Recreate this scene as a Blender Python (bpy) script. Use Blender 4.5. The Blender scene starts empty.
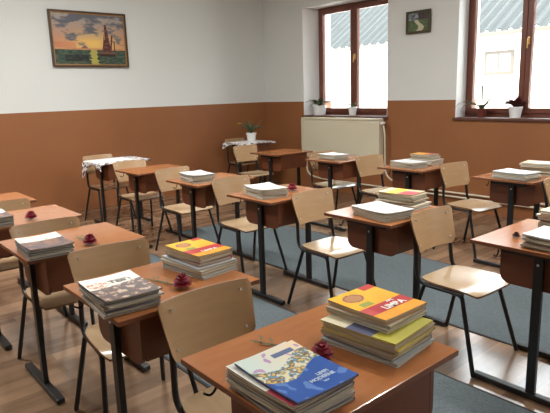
import bpy, bmesh, math, random
from mathutils import Vector, Matrix, noise
random.seed(7)
PI = math.pi
S = bpy.context.scene
COL = S.collection

# ---------------------------------------------------------------- camera
cd = bpy.data.cameras.new('camera')
cam = bpy.data.objects.new('camera', cd)
COL.objects.link(cam)
R_ = Vector((0.65057, 0.75884, -0.03033)); U_ = Vector((-0.13516, 0.15499, 0.97863)); D_ = Vector((-0.74732, 0.63257, -0.20340))
M_ = Matrix((R_, U_, -D_)).transposed().to_4x4()
M_.translation = (0, 0, 1.4607)
cam.matrix_world = M_
cd.sensor_fit = 'HORIZONTAL'; cd.sensor_width = 36; cd.lens = 36 * 547.77 / 550
cd.clip_start = 0.05; cd.clip_end = 200
S.camera = cam

# ---------------------------------------------------------------- light and exposure
w = bpy.data.worlds.new('world'); S.world = w; w.use_nodes = True
bg = w.node_tree.nodes['Background']
bg.inputs['Color'].default_value = (0.93, 0.97, 1.0, 1)
bg.inputs['Strength'].default_value = 9
sl = bpy.data.lights.new('sun', 'SUN'); sl.energy = 3.0; sl.angle = math.radians(1.5); sl.color = (1, 0.96, 0.88)
sun = bpy.data.objects.new('sun', sl); COL.objects.link(sun)
sun.rotation_euler = (math.radians(50), 0, math.radians(-12))
S.view_settings.view_transform = 'Standard'
S.view_settings.look = 'None'
S.view_settings.exposure = 0.33
S.view_settings.gamma = 1.0
S.view_settings.use_curve_mapping = False
S.cycles.max_bounces = 8
S.cycles.diffuse_bounces = 5
S.cycles.sample_clamp_indirect = 6
FILL_W = 66  # power of each added fill lamp

# ---------------------------------------------------------------- materials
def lin(c):
    out = []
    for v in c[:3]:
        v = v / 255.0
        out.append(v / 12.92 if v <= 0.04045 else ((v + 0.055) / 1.055) ** 2.4)
    return (*out, 1)

def mat(name, col, rough=0.5, metal=0.0, spec=0.5, var=0.0, scale=8.0, bump=0.0, stretch=(1, 1, 1), col2=None, coat=0.0):
    m = bpy.data.materials.new(name); m.use_nodes = True
    nt = m.node_tree; b = nt.nodes['Principled BSDF']
    c = lin(col)
    b.inputs['Base Color'].default_value = c
    b.inputs['Roughness'].default_value = rough
    b.inputs['Metallic'].default_value = metal
    b.inputs['Specular IOR Level'].default_value = spec
    b.inputs['Coat Weight'].default_value = coat
    b.inputs['Coat Roughness'].default_value = 0.15
    tc = nt.nodes.new('ShaderNodeTexCoord'); mp = nt.nodes.new('ShaderNodeMapping')
    mp.inputs['Scale'].default_value = stretch
    nt.links.new(tc.outputs['Object'], mp.inputs['Vector'])
    nz = nt.nodes.new('ShaderNodeTexNoise'); nz.inputs['Scale'].default_value = scale; nz.inputs['Detail'].default_value = 5
    nt.links.new(mp.outputs['Vector'], nz.inputs['Vector'])
    rp = nt.nodes.new('ShaderNodeValToRGB')
    c2 = lin(col2) if col2 else tuple(x * (1 - var) for x in c[:3]) + (1,)
    rp.color_ramp.elements[0].position = 0.3; rp.color_ramp.elements[1].position = 0.7
    rp.color_ramp.elements[0].color = c2; rp.color_ramp.elements[1].color = c
    nt.links.new(nz.outputs['Fac'], rp.inputs['Fac'])
    nt.links.new(rp.outputs['Color'], b.inputs['Base Color'])
    if bump:
        bp = nt.nodes.new('ShaderNodeBump'); bp.inputs['Strength'].default_value = bump; bp.inputs['Distance'].default_value = 0.01
        nt.links.new(nz.outputs['Fac'], bp.inputs['Height']); nt.links.new(bp.outputs['Normal'], b.inputs['Normal'])
    return m

def vcmat(name, rough=0.4, spec=0.5):
    m = bpy.data.materials.new(name); m.use_nodes = True
    nt = m.node_tree; b = nt.nodes['Principled BSDF']
    a = nt.nodes.new('ShaderNodeAttribute'); a.attribute_name = 'paint'
    nt.links.new(a.outputs['Color'], b.inputs['Base Color'])
    b.inputs['Roughness'].default_value = rough; b.inputs['Specular IOR Level'].default_value = spec
    return m

M = {}
M['top'] = mat('desk_laminate', (172, 111, 68), 0.14, var=0.14, scale=9, stretch=(6, 1, 1), spec=0.5)
M['edge'] = mat('desk_edge_band', (120, 72, 44), 0.4, var=0.2)
M['box'] = mat('desk_box_board', (104, 57, 34), 0.40, var=0.18, scale=8, stretch=(1, 1, 6))
M['black'] = mat('black_enamel', (24, 26, 27), 0.38, var=0.2, scale=20)
M['ply'] = mat('beech_plywood', (176, 143, 106), 0.26, var=0.10, scale=7, stretch=(1, 1, 7), spec=0.45)
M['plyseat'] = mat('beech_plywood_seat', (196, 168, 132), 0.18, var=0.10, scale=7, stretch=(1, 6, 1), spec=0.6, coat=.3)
M['ply_edge'] = mat('plywood_edge', (140, 100, 66), 0.5, var=0.2)
M['screw'] = mat('steel_screw', (215, 215, 210), 0.3, metal=0.6)
M['brownwin'] = mat('brown_window_profile', (112, 62, 46), 0.38, var=0.12, scale=5, stretch=(8, 8, 1))
M['sill'] = mat('brown_sill_board', (96, 62, 52), 0.4, var=0.15)
M['white'] = mat('white_paint', (238, 239, 240), 0.6, var=0.02)
M['ceil'] = mat('ceiling_paint', (228, 226, 218), 0.8, var=0.02)
M['cream'] = mat('cream_enamel', (214, 208, 184), 0.4, var=0.03, scale=3)
M['rug'] = mat('grey_blue_carpet', (98, 107, 110), 0.95, var=0.28, scale=90, bump=0.5, spec=0.1)
M['rugedge'] = mat('carpet_binding', (46, 44, 44), 0.9, var=0.1)
M['pot'] = mat('white_ceramic', (232, 235, 236), 0.25, var=0.03)
M['terra'] = mat('brown_plastic_pot', (104, 50, 38), 0.4, var=0.1)
M['leaf'] = mat('green_leaf', (84, 106, 70), 0.45, var=0.35, scale=20)
M['palegreen'] = mat('pale_green_leaf', (118, 136, 96), 0.45, var=0.3, scale=20)
M['darkleaf'] = mat('dark_red_leaf', (96, 42, 44), 0.5, var=0.4, scale=20)
M['stem'] = mat('dry_stem', (104, 104, 62), 0.6, var=0.3, scale=20)
M['soil'] = mat('potting_soil', (60, 44, 34), 0.95, var=0.4, scale=60)
M['petal'] = mat('crimson_petal', (146, 14, 46), 0.6, var=0.45, scale=60)
M['withered'] = mat('withered_petal', (84, 56, 44), 0.8, var=0.4, scale=60)
M['yellow'] = mat('yellow_petal', (250, 214, 60), 0.6, var=0.1)
M['creampetal'] = mat('cream_petal', (244, 232, 200), 0.6, var=0.1)
M['housewall'] = mat('white_render', (238, 232, 222), 0.9, var=0.04, scale=2)
M['roof'] = mat('grey_corrugated_sheet', (54, 57, 56), 0.75, var=0.2, scale=3)
M['gutter'] = mat('pale_gutter', (100, 90, 78), 0.6, var=0.1)
M['hglass'] = mat('dim_window_glass', (120, 120, 116), 0.5, var=0.1)
M['yard'] = mat('concrete_yard', (206, 204, 198), 0.95, var=0.15, scale=3)
M['frame'] = mat('dark_brown_picture_frame', (72, 52, 34), 0.4, var=0.2, scale=30)
M['framein'] = mat('ochre_inner_slip', (160, 118, 66), 0.5, var=0.2, scale=30)
M['frame2'] = mat('olive_dark_frame', (70, 62, 34), 0.4, var=0.2, scale=30)
M['paint'] = vcmat('painted_picture', 0.5, 0.3)
M['print'] = vcmat('printed_cover', 0.38, 0.3)
M['pages'] = mat('paper_pages', (196, 188, 168), 0.85, var=0.35, scale=3, stretch=(1, 1, 300), spec=0.2)
M['textw'] = mat('white_lettering', (240, 236, 228), 0.5)
M['textb'] = mat('pale_blue_lettering', (186, 204, 230), 0.5)
M['textg'] = mat('grey_lettering', (128, 122, 112), 0.6)
M['brass'] = mat('brass_handle', (226, 190, 120), 0.3, metal=0.5)
M['hook'] = mat('dark_hook', (40, 38, 36), 0.4, metal=0.5)

def glass():
    m = bpy.data.materials.new('window_glass'); m.use_nodes = True
    nt = m.node_tree; nt.nodes.remove(nt.nodes['Principled BSDF'])
    o = nt.nodes['Material Output']
    tr = nt.nodes.new('ShaderNodeBsdfTransparent'); gl = nt.nodes.new('ShaderNodeBsdfGlossy'); mx = nt.nodes.new('ShaderNodeMixShader')
    fr = nt.nodes.new('ShaderNodeFresnel'); fr.inputs['IOR'].default_value = 1.25
    gl.inputs['Roughness'].default_value = 0.02
    tr.inputs['Color'].default_value = (0.95, 0.97, 0.97, 1)
    nt.links.new(fr.outputs[0], mx.inputs[0]); nt.links.new(tr.outputs[0], mx.inputs[1]); nt.links.new(gl.outputs[0], mx.inputs[2])
    nt.links.new(mx.outputs[0], o.inputs[0])
    return m
M['glass'] = glass()

def wallmat():
    m = bpy.data.materials.new('two_tone_wall_paint'); m.use_nodes = True
    nt = m.node_tree; b = nt.nodes['Principled BSDF']
    g = nt.nodes.new('ShaderNodeNewGeometry'); sx = nt.nodes.new('ShaderNodeSeparateXYZ')
    nt.links.new(g.outputs['Position'], sx.inputs[0])
    nz = nt.nodes.new('ShaderNodeTexNoise'); nz.inputs['Scale'].default_value = 1.3; nz.inputs['Detail'].default_value = 4
    nt.links.new(g.outputs['Position'], nz.inputs['Vector'])
    gt = nt.nodes.new('ShaderNodeMath'); gt.operation = 'GREATER_THAN'; gt.inputs[1].default_value = 1.314
    nt.links.new(sx.outputs[2], gt.inputs[0])
    a = nt.nodes.new('ShaderNodeValToRGB')
    a.color_ramp.elements[0].position = 0.3; a.color_ramp.elements[1].position = 0.7
    a.color_ramp.elements[0].color = lin((142, 92, 58)); a.color_ramp.elements[1].color = lin((150, 100, 64))
    nt.links.new(nz.outputs['Fac'], a.inputs[0])
    mx = nt.nodes.new('ShaderNodeMix'); mx.data_type = 'RGBA'
    nt.links.new(gt.outputs[0], mx.inputs[0]); nt.links.new(a.outputs[0], mx.inputs[6]); mx.inputs[7].default_value = lin((216, 220, 218))
    nt.links.new(mx.outputs[2], b.inputs['Base Color'])
    r = nt.nodes.new('ShaderNodeMapRange'); r.inputs[3].default_value = 0.42; r.inputs[4].default_value = 0.9
    nt.links.new(gt.outputs[0], r.inputs[0]); nt.links.new(r.outputs[0], b.inputs['Roughness'])
    b.inputs['Specular IOR Level'].default_value = 0.35
    return m
M['wall'] = wallmat()

def floormat():
    m = bpy.data.materials.new('laminate_planks'); m.use_nodes = True
    nt = m.node_tree; b = nt.nodes['Principled BSDF']; N = nt.nodes.new; L = nt.links.new
    g = N('ShaderNodeNewGeometry'); mp = N('ShaderNodeMapping'); mp.inputs['Rotation'].default_value = (0, 0, PI / 2)
    L(g.outputs['Position'], mp.inputs['Vector'])
    br = N('ShaderNodeTexBrick'); br.inputs['Scale'].default_value = 1; br.inputs['Brick Width'].default_value = 0.9; br.inputs['Row Height'].default_value = 0.095
    br.inputs['Mortar Size'].default_value = 0.0012; br.inputs['Mortar Smooth'].default_value = 0.3
    br.inputs['Color1'].default_value = (0, 0, 0, 1); br.inputs['Color2'].default_value = (1, 1, 1, 1); br.inputs['Mortar'].default_value = (0.2, 0.2, 0.2, 1)
    L(mp.outputs[0], br.inputs['Vector'])
    nz = N('ShaderNodeTexNoise'); nz.inputs['Scale'].default_value = 1.0; nz.inputs['Detail'].default_value = 6
    m2 = N('ShaderNodeMapping'); m2.inputs['Scale'].default_value = (22, 2.2, 1)
    L(g.outputs['Position'], m2.inputs['Vector']); L(m2.outputs[0], nz.inputs['Vector'])
    mix = N('ShaderNodeMix'); mix.data_type = 'FLOAT'; mix.inputs[0].default_value = 0.55
    bw = N('ShaderNodeRGBToBW'); L(br.outputs['Color'], bw.inputs[0])
    L(bw.outputs[0], mix.inputs[2]); L(nz.outputs['Fac'], mix.inputs[3])
    rp = N('ShaderNodeValToRGB'); e = rp.color_ramp.elements
    e[0].position = 0.2; e[0].color = lin((104, 82, 63)); e[1].position = 0.8; e[1].color = lin((152, 123, 98))
    L(mix.outputs[0], rp.inputs[0]); L(rp.outputs[0], b.inputs['Base Color'])
    b.inputs['Roughness'].default_value = 0.17; b.inputs['Specular IOR Level'].default_value = 0.6
    return m
M['floor'] = floormat()

def clothmat():
    m = bpy.data.materials.new('embroidered_white_cloth'); m.use_nodes = True
    nt = m.node_tree; b = nt.nodes['Principled BSDF']; N = nt.nodes.new; L = nt.links.new
    tc = N('ShaderNodeTexCoord'); v = N('ShaderNodeTexVoronoi'); v.inputs['Scale'].default_value = 16
    L(tc.outputs['UV'], v.inputs['Vector'])
    n2 = N('ShaderNodeTexNoise'); n2.inputs['Scale'].default_value = 24; L(tc.outputs['UV'], n2.inputs['Vector'])
    md = N('ShaderNodeMath'); md.operation = 'MULTIPLY'; L(v.outputs['Distance'], md.inputs[0]); L(n2.outputs['Fac'], md.inputs[1])
    sx = N('ShaderNodeSeparateXYZ'); L(tc.outputs['UV'], sx.inputs[0])
    # distance from the centre of the cloth -> a band of embroidery near the hem
    def absd(o):
        a = N('ShaderNodeMath'); a.operation = 'SUBTRACT'; a.inputs[1].default_value = 0.5; L(o, a.inputs[0])
        c = N('ShaderNodeMath'); c.operation = 'ABSOLUTE'; L(a.outputs[0], c.inputs[0]); return c.outputs[0]
    mxm = N('ShaderNodeMath'); mxm.operation = 'MAXIMUM'; L(absd(sx.outputs[0]), mxm.inputs[0]); L(absd(sx.outputs[1]), mxm.inputs[1])
    band = N('ShaderNodeMapRange'); band.inputs[1].default_value = 0.26; band.inputs[2].default_value = 0.36; band.inputs[3].default_value = 0.06; band.inputs[4].default_value = 0.25
    L(mxm.outputs[0], band.inputs[0])
    lt = N('ShaderNodeMath'); lt.operation = 'LESS_THAN'; L(md.outputs[0], lt.inputs[0]); L(band.outputs[0], lt.inputs[1])
    mx = N('ShaderNodeMix'); mx.data_type = 'RGBA'; L(lt.outputs[0], mx.inputs[0])
    mx.inputs[6].default_value = lin((236, 234, 232)); mx.inputs[7].default_value = lin((104, 88, 100))
    L(mx.outputs[2], b.inputs['Base Color']); b.inputs['Roughness'].default_value = 0.95
    return m
M['cloth'] = clothmat()

# ---------------------------------------------------------------- helpers
def link(name, me, parent=None, loc=(0, 0, 0), rotz=0.0):
    o = bpy.data.objects.new(name, me); COL.objects.link(o)
    o.location = loc; o.rotation_euler = (0, 0, rotz)
    if parent: o.parent = parent
    return o

def obj(name, bm, mats, parent=None, smooth=False, loc=(0, 0, 0), rotz=0.0, auto=True):
    me = bpy.data.meshes.new(name)
    bmesh.ops.recalc_face_normals(bm, faces=bm.faces[:])
    if smooth:
        for f in bm.faces: f.smooth = True
        for e in bm.edges:
            if len(e.link_faces) == 2 and e.calc_face_angle(0) > math.radians(40): e.smooth = False
    bm.to_mesh(me); bm.free()
    if not isinstance(mats, (list, tuple)): mats = [mats]
    for m in mats: me.materials.append(m)
    return link(name, me, parent, loc, rotz)

def thing(name, label, cat, loc=(0, 0, 0), rotz=0.0, group=None):
    o = link(name, None, None, loc, rotz)
    o.empty_display_size = 0.1
    o['label'] = label; o['category'] = cat
    if group: o['group'] = group
    return o

def tag(o, label, cat, group=None):
    o['label'] = label; o['category'] = cat
    if group: o['group'] = group
    return o

def struct(o):
    o['kind'] = 'structure'; return o

def bx(bm, x0, y0, z0, x1, y1, z1, bev=0.0, mi=0):
    vs = [bm.verts.new((x, y, z)) for x in (x0, x1) for y in (y0, y1) for z in (z0, z1)]
    q = [(0, 1, 3, 2), (4, 6, 7, 5), (0, 4, 5, 1), (2, 3, 7, 6), (0, 2, 6, 4), (1, 5, 7, 3)]
    fs = [bm.faces.new([vs[i] for i in a]) for a in q]
    for f in fs: f.material_index = mi
    if bev:
        es = list({e for f in fs for e in f.edges})
        r = bmesh.ops.bevel(bm, geom=es, offset=bev, segments=2, affect='EDGES', profile=0.6)
        for f in r['faces']: f.material_index = mi
    return bm

def box(x0, y0, z0, x1, y1, z1, bev=0.0):
    return bx(bmesh.new(), x0, y0, z0, x1, y1, z1, bev)

def fillet(pts, r, n=5):
    pts = [Vector(p) for p in pts]; out = [pts[0]]
    for i in range(1, len(pts) - 1):
        a, b, c = pts[i - 1], pts[i], pts[i + 1]
        d1 = (a - b); d2 = (c - b)
        rr = min(r, d1.length * 0.45, d2.length * 0.45)
        p0 = b + d1.normalized() * rr; p1 = b + d2.normalized() * rr
        for k in range(n + 1):
            t = k / n
            out.append(p0 * (1 - t) ** 2 + b * 2 * t * (1 - t) + p1 * t * t)
    out.append(pts[-1]); return out

def tube(bm, pts, r, seg=10, cap=True, r2=None, mi=0):
    pts = [Vector(p) for p in pts]; rings = []
    n = len(pts)
    up = None
    for i, p in enumerate(pts):
        t = (pts[min(i + 1, n - 1)] - pts[max(i - 1, 0)]).normalized()
        if up is None:
            a = Vector((0, 0, 1)) if abs(t.z) < 0.9 else Vector((1, 0, 0))
            up = (a - t * a.dot(t)).normalized()
        else:
            up = (up - t * up.dot(t)).normalized()
        s = t.cross(up)
        rad = r if r2 is None else r + (r2 - r) * i / (n - 1)
        rings.append([bm.verts.new(p + (up * math.cos(2 * PI * k / seg) + s * math.sin(2 * PI * k / seg)) * rad) for k in range(seg)])
    for a, b in zip(rings, rings[1:]):
        for k in range(seg):
            f = bm.faces.new([a[k], a[(k + 1) % seg], b[(k + 1) % seg], b[k]]); f.material_index = mi
    if cap:
        bm.faces.new(rings[0][::-1]).material_index = mi; bm.faces.new(rings[-1]).material_index = mi
    return bm

def lathe(bm, prof, seg=24, c=(0, 0, 0), mi=0):
    rings = []
    for r, z in prof:
        rings.append([bm.verts.new((c[0] + r * math.cos(2 * PI * k / seg), c[1] + r * math.sin(2 * PI * k / seg), c[2] + z)) for k in range(seg)])
    for a, b in zip(rings, rings[1:]):
        for k in range(seg):
            bm.faces.new([a[k], a[(k + 1) % seg], b[(k + 1) % seg], b[k]]).material_index = mi
    bm.faces.new(rings[0][::-1]); bm.faces.new(rings[-1])
    return bm

def slab(bm, fn_top, nu, nv, th, mi=0, mi_edge=None):
    """closed sheet: fn_top(u,v)->point, thickness th straight down; returns top faces with (u,v)"""
    T = [[bm.verts.new(fn_top(i / nu, j / nv)) for j in range(nv + 1)] for i in range(nu + 1)]
    B = [[bm.verts.new(T[i][j].co - Vector((0, 0, th))) for j in range(nv + 1)] for i in range(nu + 1)]
    tops = []
    me_ = mi if mi_edge is None else mi_edge
    for i in range(nu):
        for j in range(nv):
            f = bm.faces.new([T[i][j], T[i + 1][j], T[i + 1][j + 1], T[i][j + 1]]); f.material_index = mi
            tops.append((f, (i + .5) / nu, (j + .5) / nv))
            bm.faces.new([B[i][j], B[i][j + 1], B[i + 1][j + 1], B[i + 1][j]]).material_index = mi
    for i in range(nu):
        bm.faces.new([T[i][0], B[i][0], B[i + 1][0], T[i + 1][0]]).material_index = me_
        bm.faces.new([T[i][nv], T[i + 1][nv], B[i + 1][nv], B[i][nv]]).material_index = me_
    for j in range(nv):
        bm.faces.new([T[0][j], T[0][j + 1], B[0][j + 1], B[0][j]]).material_index = me_
        bm.faces.new([T[nu][j], B[nu][j], B[nu][j + 1], T[nu][j + 1]]).material_index = me_
    return tops

def copy_tree(o, parent=None):
    c = o.copy(); COL.objects.link(c)
    if parent: c.parent = parent
    for ch in list(o.children): copy_tree(ch, c)
    return c

def text_mesh(s, size):
    cu = bpy.data.curves.new('letters', 'FONT'); cu.body = s; cu.size = size; cu.extrude = 0.0002
    cu.align_x = 'CENTER'; cu.align_y = 'CENTER'; cu.offset = size * 0.035
    t = bpy.data.objects.new('letters', cu); COL.objects.link(t)
    dg = bpy.context.evaluated_depsgraph_get(); dg.update()
    me = bpy.data.meshes.new_from_object(t.evaluated_get(dg))
    bpy.data.objects.remove(t)
    return me

# ---------------------------------------------------------------- room shell
XL, XR, YN, YF, ZC = -7.114, 3.2, -1.7, 5.881, 3.3
T = 0.52
struct(obj('floor', box(XL - .1, YN - .1, -0.1, XR + .1, YF + .1, 0), M['floor']))
struct(obj('ceiling', box(XL - .3, YN - .3, ZC, XR + .3, YF + T, ZC + .15), M['ceil']))
struct(obj('wall_left', box(XL - .2, YN - .2, -.1, XL, YF + T, ZC), M['wall']))
struct(obj('wall_right', box(XR, YN - .2, -.1, XR + .2, YF + T, ZC), M['wall']))
struct(obj('wall_near', box(XL, YN - .2, -.1, XR, YN, ZC), M['wall']))
ZS, ZT = 1.110, 2.67
WIN = [(-6.19, -4.60, -6.11, -4.67), (-3.60, -2.16, -3.635, -2.19), (-1.12, .32, -1.15, .29), (1.36, 2.80, 1.33, 2.77)]
bm = bmesh.new()
bx(bm, XL, YF, -.1, XR, YF + T, ZS - .03)
bx(bm, XL, YF, ZT, XR, YF + T, ZC)
xs = [XL]
for a, b, c, d in WIN: xs += [a, b]
xs.append(XR)
for i in range(0, len(xs), 2):
    # piers, their window sides slightly splayed to the frames
    a = xs[i]; b = xs[i + 1]
    a2 = a if i == 0 else WIN[i // 2 - 1][3]; b2 = b if i + 2 >= len(xs) else WIN[i // 2][2]
    v = [bm.verts.new(p) for p in ((a, YF, ZS - .03), (b, YF, ZS - .03), (b2, YF + .33, ZS - .03), (a2, YF + .33, ZS - .03),
                                   (a, YF, ZT), (b, YF, ZT), (b2, YF + .33, ZT), (a2, YF + .33, ZT))]
    for q in ((0, 3, 2, 1), (4, 5, 6, 7), (0, 1, 5, 4), (1, 2, 6, 5), (2, 3, 7, 6), (3, 0, 4, 7)): bm.faces.new([v[k] for k in q])
    bx(bm, a2, YF + .33, ZS - .03, b2, YF + T, ZT)
struct(obj('wall_far', bm, M['wall']))

# white lining of the window recesses
tn = 1
for a, b, c, d in WIN:
    bm = bmesh.new()
    for (p, q, s) in ((a, c, 1), (b, d, -1)):
        v = [bm.verts.new(t) for t in ((p, YF - .001, ZS), (p + s * .006, YF - .001, ZS), (q + s * .006, YF + .33, ZS), (q, YF + .33, ZS),
                                       (p, YF - .001, ZT), (p + s * .006, YF - .001, ZT), (q + s * .006, YF + .33, ZT), (q, YF + .33, ZT))]
        for k in ((0, 3, 2, 1), (4, 5, 6, 7), (0, 1, 5, 4), (1, 2, 6, 5), (2, 3, 7, 6), (3, 0, 4, 7)): bm.faces.new([v[i] for i in k])
    bx(bm, min(a, c), YF - .001, ZT - .006, max(b, d), YF + .33, ZT)
    struct(obj('trim_%d' % tn, bm, M['white'])); tn += 1
    struct(obj('trim_%d' % tn, box(a - .02 if a != c else a, YF - .03, ZS - .03, b + .02, YF + .33, ZS, .004), M['sill'])); tn += 1

def window(n, c, d):
    y0, y1 = YF + .25, YF + .32
    z0, z1 = ZS, ZT - .006
    r = link('window_%d' % n, None, None, ((c + d) / 2, y0, z0)); struct(r)
    L = -(d - c) / 2 + .008; Rr = -L
    H = z1 - z0
    fm = bmesh.new(); f = .05
    bx(fm, L, 0, 0, L + f, .07, H, .004); bx(fm, Rr - f, 0, 0, Rr, .07, H, .004)
    bx(fm, L + f, 0, 0, Rr - f, .07, f, .004); bx(fm, L + f, 0, H - f, Rr - f, .07, H, .004)
    obj('window_frame', fm, M['brownwin'], r)
    for s in (-1, 1):
        a, b = (L + f * .8, -.002) if s < 0 else (.002, Rr - f * .8)
        sm = bmesh.new(); g = .058; zt = H - f * .8; zb = f * .8
        bx(sm, a, -.018, zb, a + g, .045, zt, .006); bx(sm, b - g, -.018, zb, b, .045, zt, .006)
        bx(sm, a + g, -.018, zb, b - g, .045, zb + g, .006); bx(sm, a + g, -.018, zt - g, b - g, .045, zt, .006)
        so = obj('window_sash', sm, M['brownwin'], r)
        obj('window_glass', box(a + g - .004, .012, zb + g - .004, b - g + .004, .018, zt - g + .004), M['glass'], so)
    hb = bmesh.new()
    bx(hb, .016, -.026, .78, .040, -.018, .86, .003)
    tube(hb, fillet([(.028, -.026, .84), (.028, -.05, .84), (.028, -.052, .74)], .01), .007, 8)
    obj('window_handle', hb, M['brass'], r, smooth=True)
for i, wn in enumerate(WIN): window(i + 1, wn[2], wn[3])

# ---------------------------------------------------------------- added fill lamps, unseen above the frame, to brighten the interior
def added_fill_lamp(x, y, label):
    t = thing('added_fill_lamp', label, 'added fill lamp', (x, y, ZC - .12), 0, 'added unseen fill lamps')
    obj('fill_housing', box(-.62, -.09, .05, .62, .09, .12, .01), M['white'], t)
    dm = bpy.data.materials.get('fill_tube_glow')
    if not dm:
        dm = bpy.data.materials.new('fill_tube_glow'); dm.use_nodes = True
        b = dm.node_tree.nodes['Principled BSDF']
        b.inputs['Emission Color'].default_value = (1, .93, .82, 1); b.inputs['Emission Strength'].default_value = 3
    for s in (-1, 1):
        obj('fill_tube', tube(bmesh.new(), [(-.6, s * .045, .03), (.6, s * .045, .03)], .013, 10), dm, t)
    if FILL_W:
        ld = bpy.data.lights.new('fill_light', 'AREA'); ld.shape = 'RECTANGLE'; ld.size = 1.2; ld.size_y = .16
        ld.energy = FILL_W; ld.color = (1, .99, .97)
        lo = bpy.data.objects.new('fill_light', ld); COL.objects.link(lo); lo.parent = t; lo.location = (0, 0, -.005)
for (x, y, l) in ((-4.6, 2.2, 'added unseen fill lamp over the back of the middle desk row'), (-4.2, 0.2, 'added unseen fill lamp over the back of the nearest desk row'),
                  (-1.6, 3.2, 'added unseen fill lamp over the front of the middle desk row'),
                  (1.6, 4.0, 'added unseen fill lamp near the windows at the front of the room')):
    added_fill_lamp(x, y, l)

# ---------------------------------------------------------------- outside
GZ = -0.5
struct(obj('ground', box(-30, YF + T, GZ - .1, 20, 40, GZ), M['yard']))
h = thing('house', 'white rendered house with a grey corrugated roof seen through the windows', 'house', (-7, 12, GZ))
hb = bmesh.new(); bx(hb, -13, 0, 0, 13, 6, 3.15); obj('wall', hb, M['housewall'], h)
rb = bmesh.new()
NX, SL = 520, math.tan(math.radians(34))
prev = None
for i in range(NX + 1):
    x = -13.2 + 26.4 * i / NX; dz = .045 * math.sin(2 * PI * x / .27)
    cur = [rb.verts.new(p) for p in ((x, -.45, 3.12 + dz), (x, 3.0, 3.12 + 3.45 * SL + dz), (x, 3.0, 3.09 + 3.45 * SL + dz), (x, -.45, 3.09 + dz))]
    if prev:
        for k in range(4): rb.faces.new([prev[k], cur[k], cur[(k + 1) % 4], prev[(k + 1) % 4]])
    else: rb.faces.new(cur)
    prev = cur
rb.faces.new(prev[::-1])
obj('roof', rb, M['roof'], h)
gb = bmesh.new(); bx(gb, -13.2, -.52, 3.02, 13.2, -.44, 3.09, .01); obj('gutter', gb, M['gutter'], h)
for x0 in (.42, -5.2, 5.5):
    wf = bmesh.new()
    bx(wf, x0 - .06, -.03, 2.2, x0 + .62, 0, 2.72); wo = obj('window', wf, M['gutter'], h)
    obj('pane', box(x0, -.035, 2.26, x0 + .27, -.031, 2.66), M['hglass'], wo); obj('pane', box(x0 + .3, -.035, 2.26, x0 + .56, -.031, 2.66), M['hglass'], wo)

# ---------------------------------------------------------------- carpets
def rug(x0, x1, y0, y1, label):
    t = thing('carpet_runner', label, 'carpet', ((x0 + x1) / 2, (y0 + y1) / 2, 0), 0)
    a, b = (x1 - x0) / 2, (y1 - y0) / 2
    obj('pile', box(-a + .015, -b + .015, .0005, a - .015, b - .015, .0048), M['rug'], t)
    e = bmesh.new()
    bx(e, -a, -b, .0005, a, -b + .015, .0042); bx(e, -a, b - .015, .0005, a, b, .0042)
    bx(e, -a, -b + .015, .0005, -a + .015, b - .015, .0042); bx(e, a - .015, -b + .015, .0005, a, b - .015, .0042)
    obj('binding', e, M['rugedge'], t)
rug(-4.72, 1.2, 1.36, 2.33, 'grey-blue carpet runner between the nearest and the middle desk rows')
rug(-5.12, 1.2, 2.89, 3.96, 'grey-blue carpet runner between the middle and the window desk rows')

# ---------------------------------------------------------------- desks
DW, DL, DH = .503, .598, .74
def make_desk():
    t = thing('school_desk', 'desk', 'desk')
    b = bmesh.new(); bx(b, 0, 0, DH - .018, DW, DL, DH, .003)
    for f in b.faces:
        if abs(f.normal.z) < .5: f.material_index = 1
    b.normal_update()
    for f in b.faces: f.material_index = 1 if abs(f.normal.z) < .6 else 0
    obj('desktop', b, [M['top'], M['edge']], t)
    zt = DH - .018; zb = .535
    def side(y):
        # end panel with rounded lower corners
        b = bmesh.new(); r = .05; x0, x1 = .115, DW - .023
        pts = [(x0, zt), (x0, zb + r)] + [(x0 + r - r * math.cos(a), zb + r - r * math.sin(a)) for a in [PI / 2 * k / 5 for k in range(1, 6)]]
        pts += [(x1 - r + r * math.sin(a), zb + r - r * math.cos(a)) for a in [PI / 2 * k / 5 for k in range(0, 6)]] + [(x1, zt)]
        A = [b.verts.new((p[0], y, p[1])) for p in pts]; B = [b.verts.new((p[0], y + .016, p[1])) for p in pts]
        b.faces.new(A); b.faces.new(B[::-1]); n = len(pts)
        for i in range(n): b.faces.new([A[i], B[i], B[(i + 1) % n], A[(i + 1) % n]])
        return b
    obj('side_panel', side(.085), M['box'], t); obj('side_panel', side(DL - .101), M['box'], t)
    obj('front_panel', box(DW - .040, .1015, zb + .02, DW - .024, DL - .1015, zt), M['box'], t)
    obj('book_shelf', box(.13, .1015, zb + .03, DW - .0525, DL - .1015, zb + .042), M['box'], t)
    for y in (.067, DL - .067):
        b = bmesh.new(); xc = DW / 2 + .02; xl = xc + .035
        bx(b, xl - .021, y - .012, .03, xl + .021, y + .012, zt - .001, .003)
        bx(b, xc - .14, y - .010, zt - .03, xc + .14, y + .010, zt - .001, .003)
        lg = obj('leg', b, M['black'], t)
        b = bmesh.new(); bx(b, xc - .255, y - .02, .006, xc + .255, y + .02, .032, .006)
        obj('foot_bar', b, M['black'], lg)
        s = -1 if y < .3 else 1
        b = bmesh.new()
        for z in (.665,):
            tube(b, [(xl, y + s * .012, z), (xl, y + s * .016, z)], .006, 10)
        obj('bolt', b, M['screw'], lg)
    b = bmesh.new()
    tube(b, fillet([(.03 + .1, .03, zt), (.13, .03, zt - .03), (.13, .01, zt - .045), (.13, -.01, zt - .03)], .012), .0035, 8)
    obj('bag_hook', b, M['hook'], t, smooth=True)
    return t

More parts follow.
